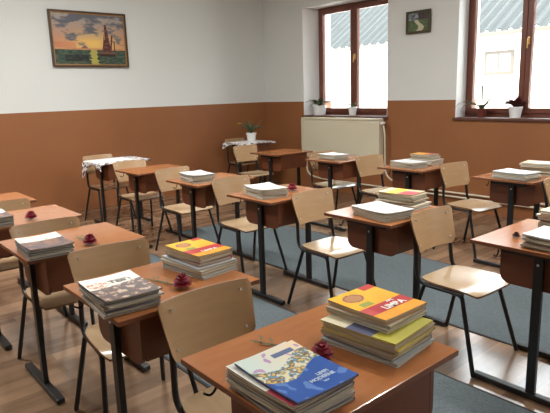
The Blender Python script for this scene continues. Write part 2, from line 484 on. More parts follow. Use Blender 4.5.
DESK = {'A1': (-1.261, .703), 'A2': (-2.125, .685), 'A3': (-3.074, .685), 'A4': (-3.888, .666), 'A5': (-4.684, .638),
        'B1': (-1.341, 2.359), 'B2': (-2.286, 2.321), 'B3': (-3.257, 2.293), 'B4': (-4.234, 2.344), 'B5': (-5.279, 2.349), 'B6': (-6.35, 2.45),
        'C1': (-2.331, 4.088), 'C2': (-3.315, 4.094), 'C3': (-4.327, 4.116), 'C4': (-5.382, 4.178), 'C5': (-6.83, 4.80)}
DLAB = {
 'A1': 'closest desk in the picture, two big stacks of books and a carnation on it',
 'A2': 'second closest desk, with a newspaper-topped stack and a yellow-topped stack',
 'A3': 'third desk of the nearest row, magazine stack at its near end and a carnation',
 'A4': 'fourth desk of the nearest row, grey stack cut by the left photo edge',
 'A5': 'empty-looking desk furthest back along the left photo edge',
 'B1': 'middle-row desk cut by the right photo edge, dried flower beside its books',
 'B2': 'middle-row desk with a white-topped near stack and a yellow-topped stack behind',
 'B3': 'middle-row desk with one white-topped stack and a red flower right of it',
 'B4': 'middle-row desk with a single grey-white stack, just right of the empty desk',
 'B5': 'empty middle-row desk in front of the back-wall desk under a cloth',
 'B6': 'desk at the back wall under a white patterned cloth without a plant',
 'C1': 'window-row desk below the right window, with two stacks of books',
 'C2': 'window-row desk just right of the radiator, stack topped by an orange book',
 'C3': 'window-row desk in front of the radiator, a single white stack on it',
 'C4': 'empty window-row desk left of the radiator, its front board facing us',
 'C5': 'desk in the far corner under a white cloth that carries a potted plant'}
proto = make_desk()
for i, (k, (x, y)) in enumerate(DESK.items()):
    d = proto if i == 0 else copy_tree(proto)
    d.location = (x, y, 0); d['label'] = DLAB[k]; d['group'] = 'single school desks in three rows'

# ---------------------------------------------------------------- chairs
def make_chair():
    t = thing('school_chair', 'chair', 'chair')
    # seat: plywood, dished, front edge rolled down, rounded corners
    b = bmesh.new(); zs = .43
    def shape(u, v):
        x = -.18 + .37 * u; y = -.19 + .38 * v
        cx = abs(2 * u - 1); cy = abs(2 * v - 1)
        sc = 1 - .10 * (cx ** 6) ; y *= sc
        if u < .5: y *= 1 - .10 * (1 - 2 * u) ** 2
        x *= 1 - .07 * cy ** 6
        z = zs - .010 * math.cos(PI * (u - .45)) * (1 - cy ** 2) - .018 * max(0, (u - .72) / .28) ** 2 + .004
        return (x, y, z)
    slab(b, shape, 14, 12, .010, 0, 1)
    obj('seat', b, [M['plyseat'], M['ply_edge']], t, smooth=True)
    # backrest: bent plywood
    b = bmesh.new(); zb, zt = .570, .782; nu, nv = 12, 28
    def bp(u, v, back):
        # u: 0 bottom .. 1 top ; v across
        yy = 2 * v - 1
        uu = 2 * u - 1
        W0 = .176 + .018 * u
        # straight edges, corners rounded off (bigger radius below)
        rc = .020 if uu > 0 else .034
        zc = (zb + zt) / 2; hh = (zt - zb) / 2
        y = yy * W0
        over = max(0, abs(y) - (W0 - rc)) / rc
        lim = hh - rc * (1 - math.sqrt(max(0, 1 - over * over)))
        z = zc + uu * lim
        if v in (0, 1): z = zc + uu * (hh - rc)
        x = -.185 - .045 * u - .030 * (1 - yy ** 2) + .012
        return Vector((x - (.009 if back else 0), y, z))
    F = [[b.verts.new(bp(i / nu, j / nv, 0)) for j in range(nv + 1)] for i in range(nu + 1)]
    G = [[b.verts.new(bp(i / nu, j / nv, 1)) for j in range(nv + 1)] for i in range(nu + 1)]
    for i in range(nu):
        for j in range(nv):
            b.faces.new([F[i][j], F[i + 1][j], F[i + 1][j + 1], F[i][j + 1]]); b.faces.new([G[i][j], G[i][j + 1], G[i + 1][j + 1], G[i + 1][j]])
    def q(a, b_, c, d): b.faces.new([a, b_, c, d]).material_index = 1
    for i in range(nu):
        q(F[i][0], G[i][0], G[i + 1][0], F[i + 1][0]); q(F[i][nv], F[i + 1][nv], G[i + 1][nv], G[i][nv])
    for j in range(nv):
        q(F[0][j], F[0][j + 1], G[0][j + 1], G[0][j]); q(F[nu][j], G[nu][j], G[nu][j + 1], F[nu][j + 1])
    bo = obj('backrest', b, [M['ply'], M['ply_edge']], t, smooth=True)
    for s in (-1, 1):
        for z, u in ((.61, .2), (.748, .85)):
            x = -.185 - .045 * u + .012 - .030 * .25
            obj('screw', tube(bmesh.new(), [(x - .004, s * .145, z), (x + .003, s * .145, z)], .0048, 8), M['screw'], bo)
    # tubular frame; each side: back post + rail + front leg, and a rear leg
    r = .0115
    for s in (-1, 1):
        b = bmesh.new()
        pts = fillet([(-.248, s * .150, .772), (-.205, s * .160, .60), (-.185, s * .172, .405), (.10, s * .175, .405)], .07, 6)
        tube(b, pts, r, 10)
        obj('back_post', b, M['black'], t, smooth=True)
        b = bmesh.new(); tube(b, fillet([(.03, s * .175, .4045), (.095, s * .176, .4045), (.205, s * .222, .006)], .05, 6), r, 10)
        obj('leg', b, M['black'], t, smooth=True)
        b = bmesh.new(); tube(b, [(-.135, s * .178, .40), (-.245, s * .225, .006)], r, 10)
        obj('leg', b, M['black'], t, smooth=True)
    b = bmesh.new()
    tube(b, [(.05, -.175, .4045), (.05, .175, .4045)], .009, 8); tube(b, [(-.12, -.175, .4045), (-.12, .175, .4045)], .009, 8)
    obj('cross_bar', b, M['black'], t)
    return t

def un(px, py, z):
    # point of the photo's ray at height z (only used for laying out this list)
    v = D_ + R_ * ((px - 275) / 547.77) + U_ * ((206.5 - py) / 547.77); k = (z - 1.4607) / v.z
    return Vector((v.x * k, v.y * k, z))

# (desk, offset of seat centre from the desk's corner, turn in degrees, label)
CH = [
 ('A1', -0.092, 0.295, -1, 'beech plywood chair at the closest desk, its whole back showing left of the nearest books'),
 ('A2', -0.06, 0.305, -5, 'beech plywood chair behind the newspaper-topped stack on the second nearest desk'),
 ('A3', 0.113, 0.285, 0, 'beech plywood chair pushed far under the third desk of the nearest row'),
 ('A4', 0.05, 0.29, 0, 'beech plywood chair pushed to the fourth nearest desk, at the left photo edge'),
 ('B1', -.177, .272, -1, 'beech plywood chair right of centre, whole seat bare, facing the desk at the right edge'),
 ('B2', -0.198, 0.31, -1, 'beech plywood chair in the centre with sunlit glossy seat and black tube legs'),
 ('B3', -0.203, 0.35, 0, 'beech plywood chair facing the middle-row desk that has the red flower'),
 ('B4', -0.178, 0.304, 2, 'beech plywood chair with shiny back beside the middle-row stack left of centre'),
 ('B5', -0.06, 0.3, 0, 'beech plywood chair pushed in behind the empty middle-row desk'),
 ('B6', 0.09, 0.24, 3, 'chair pushed under the cloth-covered desk at the back wall'),
 ('C1', -0.18, 0.36, -6, 'chair with greyish shining seat under the right window, second chair from the right edge'),
 ('C2', -0.22, 0.38, -8, 'chair with a pale back standing in front of the radiator'),
 ('C3', 0.09, 0.36, -6, 'chair pushed under the desk in front of the radiator, seat sheen grey'),
 ('C4', -0.255, 0.275, -3, 'chair facing the empty desk left of the radiator, back before the corner cloth'),
 ('C5', 0.13, 0.28, 0, 'chair tucked behind the cloth-covered corner desk with the plant, only its top edge showing'),
]
cproto = make_chair()
for i, (k, dx, dy, a, lab) in enumerate(CH):
    c = cproto if i == 0 else copy_tree(cproto)
    c.location = (DESK[k][0] + dx, DESK[k][1] + dy, 0); c.rotation_euler = (0, 0, math.radians(a))
    c['label'] = lab; c['group'] = 'plywood school chairs'
c = copy_tree(cproto); c.location = (-1.49, 4.19, 0); c.rotation_euler = (0, 0, 0)
c['label'] = 'beech plywood chair of which only the back\'s edge shows at the right photo edge'; c['group'] = 'plywood school chairs'

# ---------------------------------------------------------------- books
def h2(i, j, s=0):
    return (math.sin(i * 12.9898 + j * 78.233 + s * 37.7) * 43758.5453) % 1.0

def mixc(a, b, t):
    t = max(0, min(1, t)); return tuple(x * (1 - t) + y * t for x, y in zip(a, b))

def fn_plain(c):
    return lambda u, v: c
def fn_white(u, v):
    n = noise.noise(Vector((u * 5, v * 5, 2)))
    return mixc((232, 230, 224), (200, 208, 214), .5 + n * 1.2)
def fn_lines(u, v):
    if .1 < v < .9 and .12 < u < .9 and int(u * 26) % 2 == 0 and h2(int(u * 26), int(v * 9)) > .25: return (176, 180, 184)
    return (228, 227, 220)
def fn_yellow(u, v):
    e = ((u - .22) / .13) ** 2 + ((v - .33) / .2) ** 2
    if u < .13 and v > .72: return (196, 46, 38)
    if e < .6: return (186, 130, 84)
    if e < 1: return (150, 84, 66)
    if .56 < u < .80 and v > .0: return (184, 28, 34) if v > .18 else (196, 66, 66)
    if .42 < u < .54 and .18 < v < .42: return (150, 156, 60)
    return mixc((242, 194, 30), (236, 158, 16), u + noise.noise(Vector((u * 3, v * 3, 0))) * .5)
def fn_blue(u, v):
    n = .5 + .9 * noise.noise(Vector((u * 24, v * 19, 1.5)))
    mid = .40 + .10 * math.sin(v * 5)
    if u > mid + .14:
        if noise.noise(Vector((u * 9, v * 9, 5))) > .22: return (90, 130, 196)
        return (34, 84, 166)
    if u > mid - .12:
        if n < .3: return (226, 216, 176)
        if n < .5: return (96, 150, 190)
        if n < .65: return (130, 140, 86)
        if n < .8: return (112, 82, 92)
        return (218, 186, 110)
    if .1 < u < .18 and .5 < v < .85: return (96, 112, 150)
    if noise.noise(Vector((u * 9, v * 9, 8))) > .42: return (186, 150, 190)
    return mixc((206, 222, 214), (240, 218, 186), v * 1.3 - .2)
def fn_whitered(u, v):
    if u > .62: return (176, 62, 78)
    return (226, 226, 216)
def fn_news(u, v):
    if u + .12 * v < .46:
        e = ((u - .30) / .12) ** 2 + ((v - .22) / .2) ** 2
        if e < 1 and h2(int(u * 40), int(v * 30)) < .6: return (206, 142, 106)
        return (232, 230, 220)
    n = noise.noise(Vector((u * 8, v * 8, 3))) + .5 * noise.noise(Vector((u * 22, v * 22, 3)))
    if n > .32: return (196, 176, 156)
    if n > .05: return (132, 102, 84)
    return (84, 66, 60)
def fn_mag(u, v):
    if u < .36:
        return (226, 230, 216) if noise.noise(Vector((u * 12, v * 12, 9))) < .3 else (178, 188, 174)
    n = noise.noise(Vector((u * 6, v * 6, 4)))
    return mixc((150, 112, 92), (92, 84, 92), .5 + n * 1.5 + (u - .6))
def fn_green(u, v):
    return (222, 214, 184) if u < .36 else (84, 88, 118) if u < .72 else (184, 178, 70)
def fn_orange(u, v):
    if u > .62: return (168, 88, 78)
    return mixc((224, 170, 70), (214, 140, 60), v)
def fn_yb(u, v):
    if u > .55: return (190, 82, 92) if v < .7 else (206, 196, 160)
    if u < .2: return (200, 196, 166)
    return (236, 206, 74)
def fn_tan(u, v):
    return mixc((208, 190, 150), (232, 224, 214), u * 1.4 - .2)

BOOKMESH = {}
def book(desk, cx, cy, z, L, W, t, rot, base, fn, amp, label, group, hi=False, text=None, name='textbook'):
    X, Y = DESK[desk]
    r = thing(name, label, 'book', (X + cx, Y + cy, DH + z), math.radians(rot), group)
    nx, ny = (hi, int(hi * .75)) if hi else (8, 6)
    def off(u, v):
        return amp * ((2 * u - 1) ** 2 * .5 + abs(2 * v - 1) ** 2 * .35 + .15 * (u * (1 - v)))
    ct = .0009
    b = bmesh.new()
    tops = slab(b, lambda u, v: (-L / 2 + L * u, -W / 2 + W * v, t + off(u, v)), nx, ny, ct)
    slab(b, lambda u, v: (-L / 2 + L * u, -W / 2 + W * v, ct + .0002 + off(u, v)), nx, ny, ct)
    # spine along one long side (+y edge)
    n0 = len(b.verts)
    slab(b, lambda u, v: (-L / 2 + L * u, W / 2 - ct * (1 - v), t - ct + off(u, 1) - .00005), nx, 1, t - 2 * ct)
    la = b.loops.layers.float_color.new('paint')
    cb = lin(base)
    for f in b.faces:
        for l in f.loops: l[la] = cb
    for f, u, v in tops:
        c = lin(fn(u, v))
        for l in f.loops: l[la] = c
    obj('cover', b, M['print'], r)
    b = bmesh.new(); i = .002
    slab(b, lambda u, v: (-L / 2 + i + (L - 2 * i) * u, -W / 2 + i + (W - 2 * i - ct) * v, t - ct - .0002 + off(u, v)), min(nx, 10), min(ny, 8), max(.001, t - 2 * ct - .0006))
    obj('pages', b, M['pages'], r)
    if text:
        for (s, size, u, v, m) in text:
            me = text_mesh(s, size); me.materials.append(M[m])
            o = link('lettering', me, r, (-L / 2 + L * u, -W / 2 + W * v, t + off(u, v) + .0012), PI / 2)
    return r

CN = {(196, 190, 178): 'grey', (214, 206, 186): 'cream', (176, 160, 138): 'tan', (120, 120, 126): 'dark grey', (150, 132, 116): 'brown', (190, 200, 204): 'pale blue',
      (206, 186, 70): 'yellow', (140, 70, 64): 'dull red', (110, 128, 140): 'slate blue', (166, 172, 150): 'pale green'}
PAL = list(CN.keys())
ORD = {1: 'topmost', 2: 'second from the top', 3: 'third from the top', 4: 'fourth from the top', 5: 'fifth from the top', 6: 'sixth from the top', 7: 'seventh from the top', 8: 'eighth from the top',
       9: 'ninth from the top', 10: 'tenth from the top', 11: 'eleventh from the top', 12: 'twelfth from the top'}
def stack(desk, cx, cy, rot, specs, where, toplabel, amp=.004, seed=0):
    if desk in ('B2', 'C1') and cy < .3: specs = [(a, b, t * .82) + tuple(q) for (a, b, t, *q) in specs]
    """specs bottom -> top: (L, W, t, base, fn, dx, dy, drot, hi, text)"""
    rs = random.Random(seed); n = len(specs); z = .0012
    for i, sp in enumerate(specs):
        L, W, t, base, fn, dx, dy, dr, hi, text = sp
        k = n - i
        a = amp * (i / max(1, n - 1))
        nm = CN.get(base, 'coloured')
        lab = toplabel if k == 1 else '%s-covered book, %s of %s' % (nm, ORD[k], where)
        if k == n and n > 1: lab = '%s-covered book at the bottom of %s' % (nm, where)
        book(desk, cx + dx, cy + dy, z, L, W, t, rot + dr, base, fn or fn_plain(base), a, lab, 'books in ' + where, hi, text)
        z += t + .0006 + (.0006 if i else 0)

def filler(rs, n, L, W, tot, j=.008, js=4, cols=None):
    out = []
    for i in range(n):
        t = tot / n * rs.uniform(.8, 1.2)
        out.append((L * rs.uniform(.97, 1.02), W * rs.uniform(.96, 1.02), t, (cols[i % len(cols)] if cols else rs.choice(PAL[:5])), None, rs.uniform(-j, j), rs.uniform(-j, j), rs.uniform(-js, js), False, None))
    return out

rs = random.Random(3)
YL = [('LIMBA', .034, .73, .60, 'textw'), ('ABC', .016, .60, .68, 'textw')]
G_, C_, T_, D_G, B_, PB, Y_, RD, SB, PG = PAL
stack('A1', .345, .10, 0, filler(rs, 5, .248, .198, .044, .006, 3, [D_G, G_, C_, SB, B_]) +
      [(.248, .198, .007, C_, fn_whitered, 0, .0, 0, 40, None),
       (.242, .188, .006, (60, 90, 150), fn_blue, .012, .008, -2, 110, [('LIMBI', .016, .72, .72, 'textb'), ('MODERNE', .016, .79, .64, 'textb'), ('caiet', .009, .86, .62, 'textb')])],
      "the closest desk's left stack", 'blue and cream illustrated book with colourful picture, topmost of the closest left stack', amp=.008)
stack('A1', .310, .472, 4, filler(rs, 5, .252, .205, .050, .005, 3, [PB, D_G, B_, Y_, T_]) + [(.252, .202, .006, (206, 186, 70), fn_green, .0, .0, 2, 20, None)] +
      [(.225, .19, .010, C_, None, -.030, .035, -2, False, None), (.228, .188, .009, T_, None, -.032, .035, 1, False, None),
       (.222, .19, .011, (216, 150, 40), fn_yellow, -.038, .047, -4, 60, YL)],
      "the closest desk's right stack", 'bright yellow textbook with a red band, topmost of the tall closest stack', amp=.003)
stack('A2', .325, .092, -3, filler(rs, 5, .272, .20, .040, .006, 3, [G_, D_G, B_, G_, D_G]) +
      [(.275, .202, .006, (96, 80, 72), fn_news, .0, 0, 1, 40, [('TEST', .042, .27, .66, 'textg')])],
      "the second closest desk's left stack", 'newspaper-like magazine with grey letters and dark photo, on the second nearest desk', amp=.010)
stack('A2', .205, .505, 4, filler(rs, 4, .28, .19, .040, .006, 3, [PB, G_, C_, PB]) + filler(rs, 2, .25, .17, .028, .004, 3, [RD, T_]) +
      [(.25, .17, .012, (206, 160, 50), fn_yellow, -.005, .005, -2, 40, [('LIMBA', .028, .78, .55, 'textw')])],
      "the second closest desk's right stack", 'faded yellow textbook with a red band, topmost on the second nearest desk', amp=.004)
stack('A3', .385, .118, -4, filler(rs, 4, .28, .20, .036, .005, 3, [D_G, G_, SB, D_G]) + [(.285, .20, .006, D_G, fn_mag, 0, 0, 2, 40, None)],
      "the third nearest-row desk's stack", 'white and brown magazine topmost on the third desk of the nearest row', amp=.012)
stack('A4', .345, .10, -3, filler(rs, 4, .28, .20, .042, .005, 3, [D_G, SB, G_, D_G]) + [(.28, .20, .005, D_G, fn_mag, 0, 0, 2, False, None)],
      "the stack at the left photo edge", 'pale-topped magazine on the stack cut by the left photo edge', amp=.010)
stack('B1', .38, .135, -5, filler(rs, 5, .285, .21, .042, .008, 5, [T_, B_, G_, C_, T_]) + [(.29, .21, .006, C_, fn_white, 0, 0, 3, False, None)],
      "the front stack at the right edge", 'white-covered magazine topmost of the front stack at the right photo edge', amp=.012)
stack('B1', .275, .475, 2, filler(rs, 8, .25, .185, .085, .010, 5, [B_, T_, PG, T_, B_, G_, C_, T_]) + [(.25, .18, .008, T_, fn_tan, 0, 0, -2, False, None)],
      "the back stack at the right edge", 'tan book topmost of the taller back stack at the right photo edge', amp=.004)
stack('B2', .32, .155, -10, filler(rs, 5, .295, .21, .046, .008, 4, [T_, C_, G_, C_, G_]) + [(.30, .215, .005, C_, fn_white, 0, 0, 0, False, None)],
      "the near stack right of centre", 'bright white booklet topmost of the near stack just right of the centre', amp=.010)
stack('B2', .235, .455, 4, filler(rs, 3, .285, .20, .026, .008, 4, [G_, PB, C_]) + filler(rs, 6, .25, .18, .050, .010, 5, [G_, C_, T_, PG, G_, C_]) +
      [(.24, .17, .008, Y_, fn_yb, -.005, 0, 3, 40, None)],
      "the far stack right of centre", 'yellow and red book topmost of the far stack right of the centre', amp=.003)
stack('B3', .255, .165, -12, filler(rs, 5, .29, .205, .044, .008, 4, [G_, C_, PB, G_, C_]) + [(.29, .21, .005, C_, fn_lines, 0, 0, 0, 40, None)],
      "the middle-row stack beside the red flower", 'white booklet topmost of the stack beside the red flower in the middle row', amp=.016)
stack('B4', .255, .16, -10, filler(rs, 5, .29, .205, .050, .008, 4, [G_, PB, G_, C_, SB]) + [(.29, .205, .005, C_, fn_white, 0, 0, 2, False, None)],
      "the middle-row stack left of centre", 'white booklet topmost of the middle-row stack left of the centre', amp=.012)
stack('C1', .31, .12, -8, filler(rs, 5, .29, .205, .048, .008, 4, [T_, PB, C_, G_, PB]) + [(.29, .205, .005, C_, fn_white, 0, 0, 0, False, None)],
      "the lower stack below the right window", 'white booklet topmost of the lower stack below the right window', amp=.008)
stack('C1', .345, .465, 4, filler(rs, 7, .27, .19, .076, .010, 5, [T_, PG, T_, B_, C_, T_, G_]) + [(.26, .19, .007, C_, fn_tan, 0, 0, 3, False, None)],
      "the higher stack below the right window", 'cream and tan book topmost of the higher stack below the right window', amp=.004)
stack('C2', .235, .175, -8, filler(rs, 5, .285, .20, .040, .008, 4, [T_, PB, C_, G_, C_]) + [(.285, .205, .005, C_, fn_white, 0, 0, 0, False, None)],
      "the low stack right of the radiator", 'white booklet topmost of the low stack right of the radiator', amp=.006)
stack('C2', .225, .45, 2, filler(rs, 4, .285, .20, .040, .008, 4, [PB, C_, PB, G_]) + filler(rs, 3, .22, .17, .034, .008, 4, [T_, C_, B_]) +
      [(.22, .165, .008, T_, fn_orange, -.01, 0, 2, False, None)],
      "the taller stack right of the radiator", 'orange book topmost of the taller stack right of the radiator', amp=.002)
stack('C3', .235, .195, -8, filler(rs, 4, .285, .20, .036, .008, 4, [D_G, C_, PB, G_]) + [(.285, .205, .005, C_, fn_white, 0, 0, 0, False, None)],
      'the stack in front of the radiator', 'white booklet topmost of the stack in front of the radiator', amp=.008)

# ---------------------------------------------------------------- carnations and dried stems on the desks
def carnation(x, y, label, dx, dy, R=.028, z=DH + .0015, ln=.2, pm='petal'):
    t = thing('carnation', label, 'flower', (x, y, z), 0, 'cut carnations lying on desks')
    rs = random.Random(int(abs(x * 977 + y * 331)))
    b = bmesh.new()
    for ring, (rr, n, up) in enumerate(((.95, 11, .15), (.8, 10, .5), (.55, 8, .85), (.3, 6, 1.1))):
        for k in range(n):
            a = 2 * PI * (k + rs.random() * .5) / n + ring
            c = Vector((math.cos(a), math.sin(a), 0)); s = Vector((-math.sin(a), math.cos(a), 0))
            p0 = Vector((0, 0, R * .7)); tip = c * R * rr + Vector((0, 0, R * .7 + R * (up - .4)))
            w_ = R * .36
            m_ = (p0 + tip) * .5
            pts = [p0, m_ - s * w_ * .8, tip - s * w_ + Vector((0, 0, R * .1)), tip + c * R * .12, tip + s * w_ - Vector((0, 0, R * .08)), m_ + s * w_ * .8]
            vs = [b.verts.new((p.x, p.y, max(.0005, p.z))) for p in pts]
            ds = [b.verts.new((p.x, p.y, max(.0002, p.z - .0012))) for p in pts]
            b.faces.new(vs); b.faces.new(ds[::-1])
            for i in range(6): b.faces.new([vs[i], ds[i], ds[(i + 1) % 6], vs[(i + 1) % 6]])
    lathe(b, [(R * .2, R * .15), (R * .7, R * .35), (R * .75, R * .8), (R * .5, R * 1.15), (R * .1, R * 1.3)], 12)
    obj('bloom', b, M[pm], t)
    d = Vector((dx, dy, 0)).normalized(); s = Vector((-d.y, d.x, 0))
    b = bmesh.new()
    P = [d * R * .4 + Vector((0, 0, R * .4)), d * ln * .3 + s * .008 + Vector((0, 0, .006)), d * ln * .65 - s * .008 + Vector((0, 0, .004)), d * ln + s * .004 + Vector((0, 0, .0035))]
    tube(b, fillet(P, .03), .0026, 6)
    so = obj('stem', b, M['stem'], t, smooth=True)
    for f in (.5, .8, .98):
        b = bmesh.new(); q = d * ln * f + Vector((0, 0, .006))
        for sg in (-1, 1):
            v = [q, q + d * .012 + s * sg * .010 + Vector((0, 0, .005)), q + d * .026 + s * sg * .022 + Vector((0, 0, .009)), q + d * .010 + s * sg * .020 + Vector((0, 0, .004))]
            A = [b.verts.new(p) for p in v]; B = [b.verts.new(p - Vector((0, 0, .001))) for p in v]
            b.faces.new(A); b.faces.new(B[::-1])
            for i in range(4): b.faces.new([A[i], B[i], B[(i + 1) % 4], A[(i + 1) % 4]])
        obj('leaf', b, M['stem'], t)
carnation(-.985, .985, 'dark red carnation lying between the two stacks on the closest desk', -1, -.32, .032, ln=.20)
carnation(-1.755, 1.01, 'dark red carnation in front of the yellow-topped stack on the second nearest desk', -1, -.30, .036, ln=.16)
carnation(-2.64, 1.01, 'dark red carnation on the third desk of the nearest row, right of its magazines', -1, .05, .036, ln=.15)
carnation(-3.49, .985, 'dark red carnation at the middle of the fourth desk, near the left photo edge', -1, .2, .036, ln=.12)
carnation(-2.985, 2.70, 'red carnation right of the white-topped stack on the left-centre desk', -1, .3, .038, ln=.12)
carnation(-2.02, 2.62, 'small dark red carnation between the two stacks right of the centre', -1, -.9, .022, ln=.06)
carnation(-1.20, 2.535, 'brownish withered carnation left of the white magazine at the right photo edge', 1, .35, .018, ln=.05, pm='withered')

# ---------------------------------------------------------------- table cloths and the corner plant
def cloth(desk, label, hang, pad):
    X, Y = DESK[desk]
    b = bmesh.new(); uvl = b.loops.layers.uv.new('UVMap')
    n = 48; th = .0018
    hx0, hx1, hy0, hy1 = hang
    W_, L_ = DW + hx0 + hx1, DL + hy0 + hy1
    def P(u, v, dz):
        su = -hx0 + u * W_; sv = -hy0 + v * L_
        e = .006
        tx, ty = min(max(su, 0), DW) / DW, min(max(sv, 0), DL) / DL
        # overhang grows towards the corners, so the hem forms an arch
        sx = .18 + .82 * abs(2 * ty - 1) ** 1.6; sy = (.18 + .82 * abs(2 * tx - 1) ** 1.6) * (1 - .55 * tx)
        ox = (su if su < 0 else su - DW if su > DW else 0) * sx; oy = (sv if sv < 0 else sv - DL if sv > DL else 0) * sy
        x = min(max(su, 0), DW); y = min(max(sv, 0), DL)
        dr = 0
        if ox: x += math.copysign(e + .10 * abs(ox), ox); dr = max(dr, abs(ox))
        if oy: y += math.copysign(e + .10 * abs(oy), oy); dr = max(dr, abs(oy))
        z = DH + .0025 + .0012 * math.sin(su * 40) * math.sin(sv * 31) - dr
        if dr > .02: x += .006 * math.sin(sv * 60); y += .006 * math.sin(su * 60)
        return Vector((x, y, z + dz))
    A = [[b.verts.new(P(i / n, j / n, th)) for j in range(n + 1)] for i in range(n + 1)]
    for i in range(n):
        for j in range(n):
            f = b.faces.new([A[i][j], A[i + 1][j], A[i + 1][j + 1], A[i][j + 1]])
            for l, (a, c) in zip(f.loops, ((i, j), (i + 1, j), (i + 1, j + 1), (i, j + 1))): l[uvl].uv = (a / n, c / n)
    o = obj('tablecloth', b, M['cloth'], None, smooth=True, loc=(X, Y, 0))
    m = o.modifiers.new('thickness', 'SOLIDIFY'); m.thickness = .0012; m.offset = 1
    tag(o, label, 'tablecloth', 'patterned white tablecloths')
cloth('B6', 'white cloth with dark pattern on the desk by the back wall, no plant on it', (.11, .02, .20, .02), 0)
cloth('C5', 'white cloth under the potted plant on the far corner desk', (.08, .03, .10, .08), 0)

def leafblade(b, pts, w, up=(0, 0, 1), mi=0):
    """long leaf: centre line pts, max width w, thin closed"""
    n = len(pts); pts = [Vector(p) for p in pts]; A = []; B = []
    for i, p in enumerate(pts):
        t = (pts[min(i + 1, n - 1)] - pts[max(i - 1, 0)]).normalized()
        s = t.cross(Vector(up))
        if s.length < .1: s = t.cross(Vector((1, 0, 0)))
        s.normalize(); nn = s.cross(t)
        ww = w / 2 * max(.06, math.sin(PI * (.12 + .86 * i / (n - 1))))
        A.append([b.verts.new(p - s * ww), b.verts.new(p - nn * ww * .3), b.verts.new(p + s * ww)])
        B.append([b.verts.new(v.co - nn * .0012) for v in A[-1]])
    for i in range(n - 1):
        for k in range(2):
            b.faces.new([A[i][k], A[i][k + 1], A[i + 1][k + 1], A[i + 1][k]]).material_index = mi
            b.faces.new([B[i][k], B[i + 1][k], B[i + 1][k + 1], B[i][k + 1]]).material_index = mi
        b.faces.new([A[i][0], A[i + 1][0], B[i + 1][0], B[i][0]]).material_index = mi
        b.faces.new([A[i][2], B[i][2], B[i + 1][2], A[i + 1][2]]).material_index = mi
    for (a, c) in ((A[0], B[0]), (A[-1], B[-1])):
        b.faces.new([a[0], a[1], c[1], c[0]]); b.faces.new([a[1], a[2], c[2], c[1]])

EL = [58]
def arc(p0, d, length, droop, n=7):
    """curved centre line starting up-and-out in direction d (angle), bending down"""
    out = []; e = math.radians(EL[0])
    p = Vector(p0)
    for i in range(n):
        out.append(p.copy()); el = e - droop * i / (n - 1)
        p += Vector((math.cos(d) * math.cos(el), math.sin(d) * math.cos(el), math.sin(el))) * length / (n - 1)
    return out

def pot(t, r0, r1, hgt, m):
    b = bmesh.new()
    lathe(b, [(r0 * .7, 0), (r0, 0), (r1 * .97, hgt * .8), (r1 * 1.05, hgt * .82), (r1 * 1.07, hgt), (r1 * .93, hgt), (r1 * .9, hgt * .9)], 26)
    o = obj('pot', b, M[m], t, smooth=True)
    b = bmesh.new(); lathe(b, [(.001, hgt * .905), (r1 * .88, hgt * .905), (r1 * .88, hgt * .93), (.001, hgt * .94)], 20)
    obj('soil', b, M['soil'], o)

def plant(name, loc, potspec, label, leaves, m, width, flowers=None):
    t = thing(name, label, 'potted plant', loc)
    pot(t, *potspec)
    hgt = potspec[2]
    for i, (ang, ln, dr) in enumerate(leaves):
        b = bmesh.new(); leafblade(b, arc((.01 * math.cos(ang), .01 * math.sin(ang), hgt * .93), ang, ln, dr), width)
        obj('leaf', b, M[m], t, smooth=True)
    return t
SY = YF + .13
def rl(n, l0, l1, d0, d1, seed):
    r = random.Random(seed); return [(2 * PI * (i + r.random() * .7) / n, r.uniform(l0, l1), r.uniform(d0, d1)) for i in range(n)]

# corner plant with a yellow flower
t = plant('potted_plant', (-6.60, 5.16, DH + .0075), (.060, .075, .130, 'pot'), 'white pot with thin green leaves and one yellow flower on the corner cloth', rl(17, .18, .32, .3, 1.9, 5), 'leaf', .030)
b = bmesh.new(); tube(b, arc((0, 0, .11), -2.4, .24, .7), .003, 6); so = obj('stem', b, M['stem'], t)
b = bmesh.new()
e = arc((0, 0, .11), -2.4, .24, .7)[-1]
for k in range(12):
    a = 2 * PI * k / 12; leafblade(b, [e, e + Vector((math.cos(a) * .02, math.sin(a) * .02, .012)), e + Vector((math.cos(a) * .045, math.sin(a) * .045, .010))], .022)
lathe(b, [(.004, -.006), (.014, 0), (.012, .012), (.003, .016)], 12, c=e)
obj('flower', b, M['yellow'], t)

# sill plants
t = plant('potted_plant', (-5.96, SY - .02, ZS), (.085, .105, .14, 'pot'), 'round white pot with spreading green leaves at the left end of the left sill', [(-2.75 + .26 * i, .17 + .05 * ((i * 7) % 3) - (.06 if i in (0, 1, 13, 14) else 0), 1.2 + .35 * ((i * 5) % 4)) for i in range(15)], 'leaf', .065)
t = plant('potted_orchid', (-5.32, SY, ZS), (.046, .062, .12, 'pot'), 'small white pot with a tall pale flowering stem on the left sill', rl(7, .10, .20, 1.2, 2.0, 9), 'palegreen', .045)
b = bmesh.new(); st = arc((0, 0, .09), -2.6, .40, -.45, 10); tube(b, st, .0035, 6); obj('stem', b, M['stem'], t, smooth=True)
for i, p in enumerate(st[4:]):
    b = bmesh.new()
    for k in range(5):
        a = 2 * PI * k / 5 + i; s = Vector((math.cos(a), math.sin(a) * .7, .3 * math.sin(a * 2)))
        leafblade(b, [p, p + s * .018 + Vector((0, 0, .004)), p + s * .034], .026)
    obj('flower', b, M['creampetal'], t)
t = plant('potted_plant', (-3.33, SY - .02, ZS), (.040, .054, .095, 'terra'), 'brown pot with long arching leaves at the left end of the right sill',
          [(-2.6, .38, 2.4), (-2.3, .28, 2.3), (-2.0, .20, 1.9), (-.12, .48, 1.75), (-.3, .24, 1.7), (-.5, .16, 1.3), (-1.2, .15, 1.4)], 'palegreen', .05)
